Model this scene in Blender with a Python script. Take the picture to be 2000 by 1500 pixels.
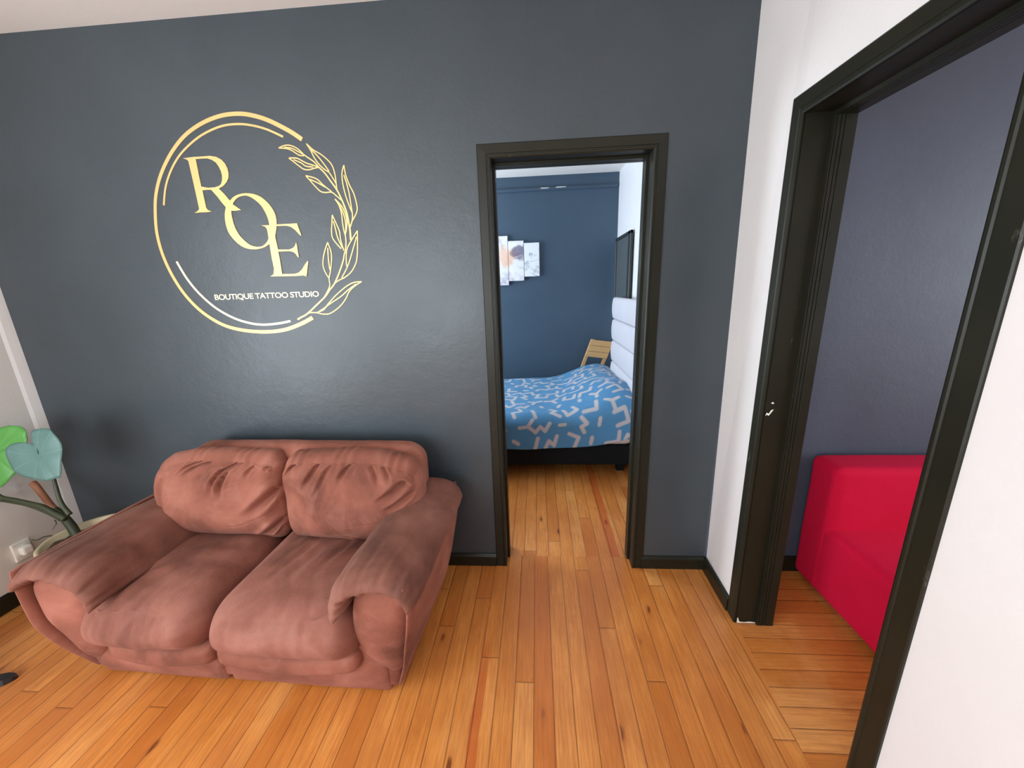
import bpy, bmesh, math, random, json
import numpy as np
from mathutils import Vector, noise, Matrix
PI = math.pi
for o in list(bpy.data.objects): bpy.data.objects.remove(o)
SC = bpy.context.scene; COL = SC.collection

# ------------------------------------------------------------ camera
def make_camera():
    f, yaw, pit, rol = 741.24, -0.0706, -0.2489, -0.0336
    fw = Vector((math.sin(yaw)*math.cos(pit), math.cos(yaw)*math.cos(pit), math.sin(pit)))
    rt = Vector((math.cos(yaw), -math.sin(yaw), 0)); up = rt.cross(fw)
    r2 = rt*math.cos(rol)+up*math.sin(rol); u2 = -rt*math.sin(rol)+up*math.cos(rol)
    cd = bpy.data.cameras.new('camera'); co = bpy.data.objects.new('camera', cd); COL.objects.link(co)
    m = Matrix((r2, u2, -fw)).transposed().to_4x4(); m.translation = Vector((.1885, -1.8092, 1.5082))
    co.matrix_world = m; cd.sensor_width = 36; cd.lens = 36*f/2000; cd.clip_start = .02
    SC.camera = co
make_camera()

# ------------------------------------------------------------ world, lights, exposure
SC.view_settings.view_transform = 'Standard'; SC.view_settings.look = 'None'
SC.view_settings.gamma = 1; SC.view_settings.use_curve_mapping = False
SC.view_settings.exposure = 0.07
SC.cycles.use_denoising = True
SC.cycles.max_bounces = 10; SC.cycles.diffuse_bounces = 6; SC.cycles.glossy_bounces = 4
SC.cycles.sample_clamp_indirect = 6; SC.cycles.caustics_reflective = False; SC.cycles.caustics_refractive = False
w = bpy.data.worlds.new('sky'); SC.world = w; w.use_nodes = True
w.node_tree.nodes['Background'].inputs[0].default_value = (.80, .90, 1, 1)
w.node_tree.nodes['Background'].inputs[1].default_value = 1.0
def area(name, loc, target, sx, sy, power, col):
    l = bpy.data.lights.new(name, 'AREA'); l.shape = 'RECTANGLE'; l.size = sx; l.size_y = sy
    l.energy = power; l.color = col
    o = bpy.data.objects.new(name, l); COL.objects.link(o); o.location = loc
    o.rotation_euler = (Vector(target)-Vector(loc)).to_track_quat('-Z', 'Y').to_euler()
    return o
area('window_light', (-2.62, -2.35, 1.35), (0, -1.9, 2.1), 1.5, 1.9, 84, (.87, .965, 1.02))
area('window_light', (-1.35, -4.05, 1.45), (-1.1, 0, 2.5), 1.7, 1.5, 78, (.87, .965, 1.02))  # soft fill added at an unseen back-wall window
area('window_light', (-2.06, 1.55, 1.5), (0.5, 1.6, 2.4), 1.45, 1.5, 100, (.78, .90, 1))
area('window_light', (3.68, -1.3, 1.5), (1.5, -.7, 1.2), 1.5, 1.5, 42, (.90, .95, 1))

# ------------------------------------------------------------ helpers
def base(o, label=None, cat=None, group=None, kind=None):
    if label: o['label'] = label
    if cat: o['category'] = cat
    if group: o['group'] = group
    if kind: o['kind'] = kind
    return o
def empty(name, loc, label=None, cat=None, group=None, kind=None):
    o = bpy.data.objects.new(name, None); COL.objects.link(o); o.location = loc; o.empty_display_size = .1
    return base(o, label, cat, group, kind)
def obj(name, V, F, mat, parent=None, smooth=False, label=None, cat=None, group=None, kind=None, origin=None):
    me = bpy.data.meshes.new(name); V = np.asarray(V, float).reshape(-1, 3)
    off = np.zeros(3)
    if parent is not None:
        q = parent
        while q is not None: off = off+np.array(q.location); q = q.parent
    elif origin is not None: off = np.array(origin, float)
    me.from_pydata((V-off).tolist(), [], [tuple(int(i) for i in f) for f in F]); me.update()
    bm = bmesh.new(); bm.from_mesh(me); bmesh.ops.recalc_face_normals(bm, faces=bm.faces[:]); bm.to_mesh(me); bm.free()
    if smooth: me.polygons.foreach_set('use_smooth', [True]*len(me.polygons))
    me.materials.append(mat)
    o = bpy.data.objects.new(name, me); COL.objects.link(o)
    if parent is not None: o.parent = parent
    elif origin is not None: o.location = origin
    return base(o, label, cat, group, kind)
class MB:
    def __init__(s): s.V = []; s.F = []
    def add(s, V, F):
        n = len(s.V); s.V += [tuple(map(float, v)) for v in V]; s.F += [tuple(int(i)+n for i in f) for f in F]; return s
    def box(s, x0, x1, y0, y1, z0, z1, bev=0, seg=2):
        V = [(x0,y0,z0),(x1,y0,z0),(x1,y1,z0),(x0,y1,z0),(x0,y0,z1),(x1,y0,z1),(x1,y1,z1),(x0,y1,z1)]
        F = [(0,3,2,1),(4,5,6,7),(0,1,5,4),(1,2,6,5),(2,3,7,6),(3,0,4,7)]
        if bev:
            bm = bmesh.new(); vs = [bm.verts.new(v) for v in V]
            for f in F: bm.faces.new([vs[i] for i in f])
            bmesh.ops.bevel(bm, geom=bm.edges[:], offset=bev, segments=seg, profile=.5, affect='EDGES')
            bm.verts.index_update()
            V = [tuple(v.co) for v in bm.verts]; F = [[v.index for v in f.verts] for f in bm.faces]; bm.free()
        return s.add(V, F)
    def loft(s, rings, caps=True, closed=True):
        n = len(rings[0]); V = [p for r in rings for p in r]; F = []
        for i in range(len(rings)-1):
            for j in range(n if closed else n-1):
                k = (j+1) % n; F.append((i*n+j, i*n+k, (i+1)*n+k, (i+1)*n+j))
        if caps and closed: F.append(tuple(range(n))[::-1]); F.append(tuple((len(rings)-1)*n+j for j in range(n)))
        return s.add(V, F)
    def tube(s, pts, rad, n=10):
        pts = [Vector(p) for p in pts]; rings = []; up = None
        if not isinstance(rad, (list, tuple)): rad = [rad]*len(pts)
        for i, p in enumerate(pts):
            t = (pts[min(i+1, len(pts)-1)]-pts[max(i-1, 0)]).normalized()
            if up is None: up = t.orthogonal().normalized()
            up = (up-t*up.dot(t)).normalized(); b = t.cross(up)
            rings.append([p+(up*math.cos(a)+b*math.sin(a))*rad[i] for a in [2*PI*k/n for k in range(n)]])
        return s.loft(rings)
    def lathe(s, prof, cx, cy, n=40):
        rings = [[(cx+r*math.cos(2*PI*k/n), cy+r*math.sin(2*PI*k/n), z) for k in range(n)] for r, z in prof]
        return s.loft(rings)
    def obj(s, name, mat, parent=None, smooth=False, **k): return obj(name, s.V, s.F, mat, parent, smooth, **k)
def spline(pts, n=6, closed=False):
    P = [np.array(p, float) for p in pts]; N = len(P); out = []
    R = range(N if closed else N-1)
    g = (lambda i: P[i % N]) if closed else (lambda i: P[max(0, min(N-1, i))])
    for i in R:
        a, b, c, d = g(i-1), g(i), g(i+1), g(i+2)
        for k in range(n):
            t = k/n; out.append(.5*((2*b)+(c-a)*t+(2*a-5*b+4*c-d)*t*t+(3*b-a-3*c+d)*t**3))
    if not closed: out.append(P[-1])
    return out

# ------------------------------------------------------------ materials
class NT:
    def __init__(s, name):
        s.m = bpy.data.materials.new(name); s.m.use_nodes = True; s.t = s.m.node_tree; s.b = s.t.nodes['Principled BSDF']
        s._c = None
    def n(s, typ, **k):
        x = s.t.nodes.new(typ)
        for a, b in k.items(): setattr(x, a, b)
        return x
    def link(s, a, b): s.t.links.new(a, b)
    def set(s, sock, v):
        if hasattr(v, 'node'): s.link(v, sock)
        elif v is not None: sock.default_value = v
    def co(s):
        if s._c is None: s._c = s.n('ShaderNodeNewGeometry').outputs['Position']
        return s._c
    def math(s, op, a, b=None, c=None, clamp=False):
        x = s.n('ShaderNodeMath', operation=op, use_clamp=clamp)
        for i, v in enumerate((a, b, c)):
            if v is not None: s.set(x.inputs[i], v)
        return x.outputs[0]
    def mix(s, f, a, b, blend='MIX'):
        x = s.n('ShaderNodeMix', data_type='RGBA', blend_type=blend)
        s.set(x.inputs[0], f); s.set(x.inputs[6], a if hasattr(a, 'node') else (*a, 1)[:4]); s.set(x.inputs[7], b if hasattr(b, 'node') else (*b, 1)[:4])
        return x.outputs[2]
    def noise(s, scale, vec=None, detail=3, rough=.5, dist=0, out=0, dim='3D'):
        x = s.n('ShaderNodeTexNoise', noise_dimensions=dim); s.set(x.inputs['Vector'], vec if vec is not None else s.co())
        x.inputs['Scale'].default_value = scale; x.inputs['Detail'].default_value = detail
        x.inputs['Roughness'].default_value = rough; x.inputs['Distortion'].default_value = dist
        return x.outputs[out]
    def scale(s, vec, sc, loc=(0, 0, 0)):
        x = s.n('ShaderNodeMapping'); s.set(x.inputs[0], vec); x.inputs['Scale'].default_value = sc; x.inputs['Location'].default_value = loc
        return x.outputs[0]
    def ramp(s, f, stops):
        x = s.n('ShaderNodeValToRGB'); s.set(x.inputs[0], f); e = x.color_ramp.elements
        while len(e) < len(stops): e.new(.5)
        for q, (p, c) in zip(e, stops):
            q.position = p; q.color = (*c, 1) if isinstance(c, (tuple, list)) else (c, c, c, 1)
        return x.outputs[0]
    def xyz(s, vec):
        x = s.n('ShaderNodeSeparateXYZ'); s.set(x.inputs[0], vec); return x.outputs
    def comb(s, a, b, c=0.0):
        x = s.n('ShaderNodeCombineXYZ')
        for i, v in enumerate((a, b, c)): s.set(x.inputs[i], v)
        return x.outputs[0]
    def bump(s, h, strength=.3, dist=.01, normal=None):
        x = s.n('ShaderNodeBump'); s.set(x.inputs['Height'], h); x.inputs['Strength'].default_value = strength; x.inputs['Distance'].default_value = dist
        if normal is not None: s.link(normal, x.inputs['Normal'])
        return x.outputs[0]
    def done(s, col=None, rough=None, normal=None, **k):
        if col is not None: s.set(s.b.inputs['Base Color'], col if hasattr(col, 'node') else (*col, 1)[:4])
        if rough is not None: s.set(s.b.inputs['Roughness'], rough)
        if normal is not None: s.link(normal, s.b.inputs['Normal'])
        for a, v in k.items(): s.set(s.b.inputs[a.replace('_', ' ')], v)
        return s.m

def m_paint(name, col, col2, rough=.5, bump=.12, spec=.5, sc=2.2):
    t = NT(name); n1 = t.noise(sc, detail=4, rough=.6)
    c = t.mix(t.ramp(n1, [(.3, 0), (.7, 1)]), col, col2)
    n2 = t.noise(14, detail=5, rough=.6); n3 = t.noise(70, detail=2)
    h = t.math('ADD', n2, t.math('MULTIPLY', n3, .25))
    r = t.math('ADD', t.math('MULTIPLY', t.noise(3, detail=3), .16), rough-.08)
    return t.done(c, r, t.bump(h, bump, .012), Specular_IOR_Level=spec)
M_NAVY = m_paint('slate_wall_paint', (.038, .051, .061), (.046, .060, .072), .37, .13, .5)
M_NAVY2 = m_paint('blue_slate_wall_paint', (.043, .078, .122), (.050, .090, .137), .5, .12, .5)
M_NAVY3 = m_paint('violet_slate_wall_paint', (.066, .078, .110), (.076, .090, .124), .5, .14, .35)
M_WHITE = m_paint('white_wall_paint', (.72, .705, .705), (.75, .735, .735), .55, .1, .35)
M_CREAM = m_paint('cream_ceiling_paint', (.86, .83, .79), (.88, .85, .81), .65, .08, .3)
M_GREYW = m_paint('warm_white_wall_paint', (.72, .70, .665), (.75, .73, .69), .55, .1, .35)

def m_trim():
    t = NT('black_green_gloss_paint')
    n = t.noise(5, detail=4)
    c = t.mix(n, (.010, .011, .007), (.018, .017, .010))
    g = t.n('ShaderNodeNewGeometry').outputs['Pointiness']
    edge = t.ramp(g, [(.53, 0), (.60, 1)])
    wn = t.ramp(t.noise(26, vec=t.scale(t.co(), (1, 1, .35)), detail=6, rough=.7), [(.66, 0), (.72, 1)])
    f = t.math('MULTIPLY', edge, wn, clamp=True)
    c = t.mix(t.math('MULTIPLY', f, .35), c, (.20, .18, .15))
    brush = t.noise(40, vec=t.scale(t.co(), (1, 1, .06)), detail=3)
    return t.done(c, t.math('ADD', t.math('MULTIPLY', n, .15), .30), t.bump(brush, .12, .004), Specular_IOR_Level=.28)
M_TRIM = m_trim()

def m_floor(name, axis='x', w=.0735, ph=.08, L=3.6, bright=1.0, stripe=None, pale=0.0):
    t = NT(name); x, y, z = t.xyz(t.co())
    if axis == 'y': x, y = y, x
    u = t.math('DIVIDE', t.math('SUBTRACT', x, ph), w)
    idx = t.math('FLOOR', u); fr = t.math('SUBTRACT', u, idx)
    wn = t.n('ShaderNodeTexWhiteNoise', noise_dimensions='1D'); t.set(wn.inputs['W'], idx)
    off = t.math('MULTIPLY', wn.outputs[0], 7.3)
    v = t.math('DIVIDE', t.math('ADD', y, off), L); vi = t.math('FLOOR', v); vf = t.math('SUBTRACT', v, vi)
    w2 = t.n('ShaderNodeTexWhiteNoise', noise_dimensions='2D'); t.set(w2.inputs['Vector'], t.comb(idx, vi))
    r1 = w2.outputs[0]; rc = t.xyz(w2.outputs[1])
    # grain, its own place on every board
    gv = t.comb(t.math('ADD', t.math('MULTIPLY', x, 34), t.math('MULTIPLY', rc[0], 40)), t.math('ADD', t.math('MULTIPLY', y, 1.6), t.math('MULTIPLY', rc[1], 30)))
    g1 = t.noise(1.0, vec=gv, detail=5, rough=.62, dist=.6)
    g2 = t.noise(3.6, vec=gv, detail=4, rough=.7, dist=.3)
    rings = t.math('SINE', t.math('MULTIPLY', g1, 34))
    c = t.ramp(r1, [(0, (.55, .175, .030)), (.3, (.66, .24, .048)), (.6, (.73, .285, .066)), (.85, (.78, .34, .094)), (1, (.58, .175, .030))])
    c = t.mix(t.math('MULTIPLY', t.ramp(g2, [(.38, 0), (.70, 1)]), .55), c, (.34, .095, .02))
    c = t.mix(t.math('MULTIPLY', t.ramp(rings, [(.1, 0), (1, 1)]), .26), c, (.34, .095, .02))
    # worn, darker and paler traffic patches
    big = t.noise(2.1, vec=t.scale(t.co(), (1.4, .8, 1)), detail=4, rough=.6)
    c = t.mix(t.math('MULTIPLY', t.ramp(big, [(.42, 0), (.62, 1)]), .55), c, (.40, .115, .024))
    c = t.mix(t.math('MULTIPLY', t.ramp(big, [(.28, 1), (.45, 0)]), .30+pale), c, (.70, .36, .13))
    smudge = t.noise(9, vec=gv, detail=6, rough=.75)
    c = t.mix(t.math('MULTIPLY', t.ramp(smudge, [(.58, 0), (.72, 1)]), .6), c, (.16, .045, .012))
    # knots
    vo = t.n('ShaderNodeTexVoronoi', feature='F1'); vo.inputs['Scale'].default_value = 1
    t.set(vo.inputs['Vector'], t.comb(t.math('ADD', t.math('MULTIPLY', x, 9), t.math('MULTIPLY', g2, .35)), t.math('MULTIPLY', y, 2.6)))
    kn = t.ramp(vo.outputs['Distance'], [(.045, 1), (.08, 0)])
    c = t.mix(t.math('MULTIPLY', kn, .85), c, (.06, .017, .008))
    kr = t.ramp(vo.outputs['Distance'], [(.05, 1), (.17, 0)])
    c = t.mix(t.math('MULTIPLY', kr, .28), c, (.30, .07, .015))
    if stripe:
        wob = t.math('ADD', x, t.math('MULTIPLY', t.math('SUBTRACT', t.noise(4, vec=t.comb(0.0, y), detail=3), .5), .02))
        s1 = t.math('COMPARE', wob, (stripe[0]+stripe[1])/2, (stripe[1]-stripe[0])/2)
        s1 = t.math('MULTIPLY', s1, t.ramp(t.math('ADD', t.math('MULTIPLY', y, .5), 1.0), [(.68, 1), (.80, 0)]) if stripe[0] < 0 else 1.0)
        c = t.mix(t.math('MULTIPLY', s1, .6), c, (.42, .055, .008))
    # gaps between boards and at their ends
    e = t.math('MINIMUM', fr, t.math('SUBTRACT', 1.0, fr))
    ev = t.math('MULTIPLY', t.math('MINIMUM', vf, t.math('SUBTRACT', 1.0, vf)), L/w)
    ee = t.math('MINIMUM', e, ev)
    wv = t.math('MULTIPLY', t.noise(7, vec=gv, detail=2), .03)
    gap = t.math('LESS_THAN', ee, t.math('ADD', wv, .003))
    soft = t.ramp(ee, [(0, 1), (.06, 0)])
    c = t.mix(t.math('MULTIPLY', soft, .22), c, (.22, .065, .015))
    gs = t.math('ADD', .25, t.math('MULTIPLY', t.noise(2.3, vec=t.scale(t.co(), (6, 1, 1) if axis == 'x' else (1, 6, 1)), detail=4), .75))
    c = t.mix(t.math('MULTIPLY', gap, gs), c, (.05, .016, .007))
    if bright != 1: c = t.mix(1.0, c, (bright, bright, bright), 'MULTIPLY')
    h = t.math('SUBTRACT', t.math('MULTIPLY', g2, .25), t.math('MULTIPLY', t.ramp(ee, [(0, 1), (.09, 0)]), 1.0))
    h = t.math('ADD', h, t.math('MULTIPLY', r1, .25))
    r = t.math('ADD', t.math('MULTIPLY', t.noise(5, detail=4), .22), .20)
    return t.done(c, r, t.bump(h, .35, .0025), Specular_IOR_Level=.5)
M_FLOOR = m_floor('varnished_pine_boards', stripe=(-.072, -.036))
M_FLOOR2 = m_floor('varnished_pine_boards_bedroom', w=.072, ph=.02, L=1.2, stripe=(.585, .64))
M_FLOOR3 = m_floor('bare_pine_boards', 'y', .0705, -.0702, 2.4, pale=.25)

def m_suede(name='brown_microsuede', dk=(1, 1, 1)):
    t = NT(name)
    n = t.noise(4.2, detail=5, rough=.55, dist=.4); n2 = t.noise(30, detail=4, rough=.7)
    st = t.noise(8, vec=t.scale(t.co(), (1, .35, 1)), detail=4, rough=.6, dist=1.5)
    c = t.ramp(n, [(.30, (.12, .038, .024)), (.46, (.23, .077, .050)), (.58, (.30, .106, .071)), (.76, (.40, .165, .120))])
    c = t.mix(t.math('MULTIPLY', t.ramp(st, [(.52, 0), (.66, 1)]), .16), c, (.45, .215, .165))
    c = t.mix(t.math('MULTIPLY', n2, .25), c, (.21, .076, .052))
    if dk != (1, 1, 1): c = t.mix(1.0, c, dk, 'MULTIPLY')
    h = t.math('ADD', t.noise(380, detail=2), t.math('MULTIPLY', n2, .5))
    h = t.math('ADD', h, t.math('MULTIPLY', t.noise(13, detail=3, dist=.5), 1.2))
    return t.done(c, .82, t.bump(h, .28, .007), Specular_IOR_Level=.25, Sheen_Weight=.12, Sheen_Roughness=.4, Sheen_Tint=(.9, .62, .52, 1))
M_SUEDE = m_suede(); M_SUEDE_ARM = m_suede('rubbed_brown_microsuede', (.74, .82, .86)); M_SUEDE_SEAT = m_suede('sat_on_brown_microsuede', (.88, .94, 1.0))  # arm pads: rubbed grey with shade darkened into the colour; seats: greyer copy
def m_red():
    t = NT('crimson_plush_fabric'); n = t.noise(7, detail=6, rough=.7); n2 = t.noise(60, detail=3)
    c = t.mix(n, (.50, .003, .024), (.62, .006, .046)); c = t.mix(t.math('MULTIPLY', n2, .35), c, (.68, .012, .07))
    return t.done(c, .8, t.bump(t.noise(300, detail=3), .18, .003), Specular_IOR_Level=.1, Sheen_Weight=.10, Sheen_Tint=(1, .2, .4, 1))
M_RED = m_red()
def m_simple(name, col, rough=.5, col2=None, sc=20, bump=.1, **k):
    t = NT(name); n = t.noise(sc, detail=4)
    c = t.mix(n, col, col2 or tuple(min(1, q*1.18) for q in col))
    return t.done(c, rough, t.bump(n, bump, .003), **k)
def m_gold():
    t = NT('gold_vinyl'); n = t.noise(6, detail=3)
    c = t.mix(n, (.72, .45, .16), (.80, .56, .24))
    return t.done(c, .38, None, Metallic=.35, Specular_IOR_Level=.6)
M_GOLD = m_gold()
M_GOLDP = m_simple('pale_gold_vinyl', (.86, .74, .48), .38, (.90, .80, .56), 8, 0, Metallic=.2)

LOGO = {"R":[[[-1.3852,2.118],[-1.3365,2.1209],[-1.291,2.1209],[-1.2568,2.1214],[-1.2286,2.1162],[-1.2066,2.1041],[-1.1925,2.0871],[-1.1857,2.0674],[-1.1851,2.0479],[-1.19,2.0286],[-1.203,2.0116],[-1.2198,1.9986],[-1.2378,1.9905],[-1.2463,1.9883],[-1.2253,1.965],[-1.2026,1.9329],[-1.1902,1.9162],[-1.1743,1.9043],[-1.1593,1.8935],[-1.1841,1.8915],[-1.2071,1.8925],[-1.22,1.8972],[-1.2301,1.9088],[-1.245,1.9297],[-1.2619,1.9567],[-1.2831,1.9841],[-1.3037,1.985],[-1.3256,1.9837],[-1.3255,1.9626],[-1.3253,1.911],[-1.3197,1.9005],[-1.3025,1.8941],[-1.3242,1.8915],[-1.357,1.8919],[-1.3868,1.8908],[-1.3694,1.899],[-1.3605,1.9064],[-1.3605,1.9531],[-1.3609,2.0251],[-1.3622,2.1053],[-1.3684,2.1123]],[[-1.3262,2.1121],[-1.2931,2.1123],[-1.2705,2.1118],[-1.2516,2.1054],[-1.2341,2.093],[-1.2245,2.0761],[-1.2187,2.0574],[-1.2175,2.0398],[-1.2216,2.0223],[-1.2293,2.0069],[-1.2405,1.9986],[-1.2624,1.9936],[-1.2948,1.993],[-1.3268,1.9996],[-1.3273,2.0392],[-1.3264,2.0841]]],"O":[[[-1.1186,1.9621],[-1.0875,1.9577],[-1.0579,1.9463],[-1.0343,1.9273],[-1.0159,1.9054],[-1.0028,1.8785],[-0.9984,1.8539],[-1.0016,1.8233],[-1.0115,1.7927],[-1.0248,1.7661],[-1.0529,1.742],[-1.0815,1.7283],[-1.1207,1.7213],[-1.1602,1.7249],[-1.1927,1.739],[-1.2181,1.7633],[-1.2392,1.7957],[-1.2463,1.8315],[-1.2436,1.8686],[-1.2347,1.8968],[-1.2227,1.9186],[-1.2026,1.9359],[-1.1782,1.9519],[-1.1487,1.9605]],[[-1.1298,1.9526],[-1.1078,1.948],[-1.0836,1.9325],[-1.0609,1.9094],[-1.0461,1.8804],[-1.0381,1.8515],[-1.0365,1.8248],[-1.0398,1.8022],[-1.053,1.7652],[-1.0684,1.7468],[-1.0898,1.7339],[-1.1184,1.7323],[-1.1472,1.7414],[-1.175,1.7658],[-1.1948,1.7939],[-1.206,1.8277],[-1.2093,1.865],[-1.2069,1.8915],[-1.1968,1.9155],[-1.1797,1.9349],[-1.1584,1.9479]]],"E":[[[-1.0748,1.8241],[-1.0394,1.8236],[-1.0005,1.8248],[-0.9405,1.8252],[-0.9031,1.8255],[-0.8991,1.8063],[-0.8912,1.7723],[-0.8983,1.7746],[-0.9158,1.7964],[-0.9345,1.8116],[-0.9548,1.8172],[-1.0103,1.8185],[-1.0166,1.7861],[-1.0182,1.7668],[-1.015,1.7158],[-0.9611,1.7137],[-0.9403,1.7208],[-0.9299,1.7302],[-0.922,1.7445],[-0.9206,1.7278],[-0.9209,1.7023],[-0.9199,1.6776],[-0.926,1.6798],[-0.9341,1.6949],[-0.9456,1.7033],[-0.9623,1.7069],[-1.0157,1.7069],[-1.0148,1.6601],[-1.0163,1.6057],[-0.9548,1.6046],[-0.9342,1.609],[-0.9142,1.6234],[-0.8975,1.6439],[-0.8816,1.6603],[-0.8778,1.6571],[-0.8872,1.6275],[-0.898,1.5905],[-0.9124,1.5957],[-0.9522,1.5944],[-1.027,1.5959],[-1.0757,1.5966],[-1.0581,1.6072],[-1.0512,1.6313],[-1.0531,1.6775],[-1.0521,1.7486],[-1.051,1.7817],[-1.0513,1.8068],[-1.0578,1.8176]]],"ring":[[-0.8209,2.1636],[-0.874,2.1999],[-0.962,2.2455],[-1.039,2.2697],[-1.1048,2.2772],[-1.1814,2.2715],[-1.271,2.2469],[-1.3589,2.2039],[-1.4384,2.1398],[-1.5079,2.0599],[-1.5544,1.98],[-1.5799,1.9042],[-1.5977,1.8117],[-1.5953,1.7158],[-1.5717,1.6167],[-1.5284,1.5224],[-1.4632,1.4413],[-1.3749,1.3786],[-1.2786,1.3477],[-1.1615,1.335],[-1.0581,1.342],[-0.9692,1.3678],[-0.9015,1.3977]],"i1":[[-0.9041,2.1782],[-0.9762,2.2118],[-1.0472,2.2314],[-1.1135,2.2382],[-1.183,2.2326],[-1.2652,2.2085],[-1.3358,2.1736],[-1.4023,2.128],[-1.4571,2.0709],[-1.5006,2.0051],[-1.5301,1.9302]],"i2":[[-1.5332,1.6813],[-1.5001,1.599],[-1.4512,1.5239],[-1.3827,1.4549],[-1.3003,1.4048],[-1.2206,1.3785],[-1.1543,1.3703],[-1.0773,1.3747],[-1.0166,1.3842]],"branch":[[[-0.9326,2.1362],[-0.9086,2.1434],[-0.8859,2.1446],[-0.8619,2.1373],[-0.8417,2.1242],[-0.8251,2.1065]],[[-0.9326,2.1362],[-0.8967,2.1319],[-0.8756,2.1236],[-0.858,2.1118],[-0.8427,2.1025],[-0.8234,2.1003]],[[-0.907,2.1373],[-0.8741,2.1319],[-0.8483,2.1185],[-0.8252,2.106]],[[-0.8252,2.106],[-0.8052,2.0909],[-0.7801,2.0726],[-0.7613,2.0496],[-0.7396,2.0264],[-0.7214,1.9983],[-0.6951,1.9571],[-0.6795,1.9184],[-0.6697,1.8874],[-0.6627,1.8562],[-0.6597,1.8172],[-0.6584,1.7856],[-0.6606,1.7433]],[[-0.8938,2.0942],[-0.8587,2.0924],[-0.8353,2.0803],[-0.8146,2.0694],[-0.7878,2.0608],[-0.7638,2.0522]],[[-0.8938,2.0942],[-0.8727,2.0773],[-0.8505,2.059],[-0.8327,2.047],[-0.8105,2.0435],[-0.7842,2.0483],[-0.764,2.051]],[[-0.8738,2.0871],[-0.8422,2.0733],[-0.8221,2.0588],[-0.789,2.0535]],[[-0.8041,2.1463],[-0.7892,2.1191],[-0.7773,2.0895],[-0.7594,2.0618],[-0.7399,2.0424],[-0.7196,2.0279],[-0.7062,2.005],[-0.6941,1.982]],[[-0.8041,2.1463],[-0.7777,2.1209],[-0.7471,2.1025],[-0.7224,2.0818],[-0.7035,2.059],[-0.6961,2.0341],[-0.6936,2.0044],[-0.6947,1.9595]],[[-0.7884,2.1239],[-0.7598,2.0934],[-0.7346,2.0581],[-0.7189,2.0328]],[[-0.8287,2.0209],[-0.796,2.0118],[-0.775,2.0009],[-0.7556,1.98],[-0.7203,1.9507]],[[-0.8287,2.0209],[-0.8098,1.9975],[-0.7909,1.9741],[-0.7712,1.9543],[-0.7493,1.9482],[-0.7207,1.9482],[-0.7003,1.9321],[-0.6802,1.9134]],[[-0.8114,2.0051],[-0.7771,1.9885],[-0.7459,1.9695]],[[-0.6482,2.0538],[-0.6609,2.025],[-0.6639,1.9856],[-0.6591,1.9403],[-0.6487,1.8941],[-0.6388,1.8629]],[[-0.6482,2.0538],[-0.6455,2.0144],[-0.6344,1.9742],[-0.6196,1.9385],[-0.6118,1.8925],[-0.6138,1.867],[-0.627,1.8444],[-0.6428,1.8243]],[[-0.6539,2.0148],[-0.6453,1.9772],[-0.6401,1.9344],[-0.6387,1.8937],[-0.6373,1.8526],[-0.6424,1.8269],[-0.6551,1.7986]],[[-0.7093,1.9198],[-0.6946,1.8936],[-0.6881,1.8599],[-0.6885,1.8184],[-0.6873,1.7868],[-0.6842,1.7682]],[[-0.7093,1.9198],[-0.6836,1.8906],[-0.6709,1.8592],[-0.6672,1.8253],[-0.6757,1.7863],[-0.6836,1.7682]],[[-0.6918,1.8935],[-0.6778,1.8517],[-0.6748,1.8126],[-0.6827,1.7681]],[[-0.6832,1.7705],[-0.6844,1.7351],[-0.694,1.6966],[-0.701,1.6818],[-0.7099,1.6548],[-0.7379,1.6006],[-0.7687,1.5518],[-0.7965,1.5243],[-0.8212,1.4964],[-0.8682,1.4593],[-0.9273,1.4155],[-0.9574,1.4015],[-0.9795,1.3906]],[[-0.7318,1.8541],[-0.7398,1.8153],[-0.7461,1.7839],[-0.7437,1.7519],[-0.7118,1.7077]],[[-0.7318,1.8541],[-0.716,1.809],[-0.7084,1.7824],[-0.708,1.7452],[-0.7001,1.6992]],[[-0.7306,1.828],[-0.725,1.7884],[-0.721,1.7564],[-0.7044,1.7102]],[[-0.6239,1.7828],[-0.662,1.7372],[-0.6825,1.7081],[-0.6921,1.6754],[-0.697,1.6299]],[[-0.6239,1.7828],[-0.6321,1.7181],[-0.6399,1.6734],[-0.651,1.6405],[-0.6775,1.6046],[-0.7108,1.581],[-0.7463,1.5667],[-0.7687,1.5518]],[[-0.6317,1.7567],[-0.6622,1.6893],[-0.69,1.6327],[-0.7278,1.5785]],[[-0.7719,1.7385],[-0.7973,1.6884],[-0.81,1.6401],[-0.8038,1.606],[-0.791,1.5807]],[[-0.7719,1.7385],[-0.7626,1.6992],[-0.7649,1.6629],[-0.7774,1.6143],[-0.7899,1.5775],[-0.7914,1.5462],[-0.8076,1.5183],[-0.829,1.4903]],[[-0.775,1.7147],[-0.7797,1.6635],[-0.7803,1.6175]],[[-0.6341,1.5582],[-0.6745,1.5549],[-0.7137,1.5374],[-0.7663,1.5011],[-0.8093,1.464],[-0.8294,1.4452],[-0.8633,1.4267]],[[-0.6341,1.5582],[-0.67,1.5391],[-0.7002,1.5149],[-0.7258,1.4775],[-0.7614,1.4432],[-0.8101,1.4154],[-0.8448,1.4131],[-0.878,1.4206],[-0.9089,1.4215],[-0.9273,1.4155]],[[-0.6621,1.5482],[-0.706,1.5214],[-0.7437,1.494],[-0.8143,1.4545],[-0.8417,1.4326],[-0.8743,1.4221]]],"text":[[-1.3814,1.4935],[-1.3797,1.5228],[-0.8522,1.4942],[-0.8526,1.5229]]}
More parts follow.
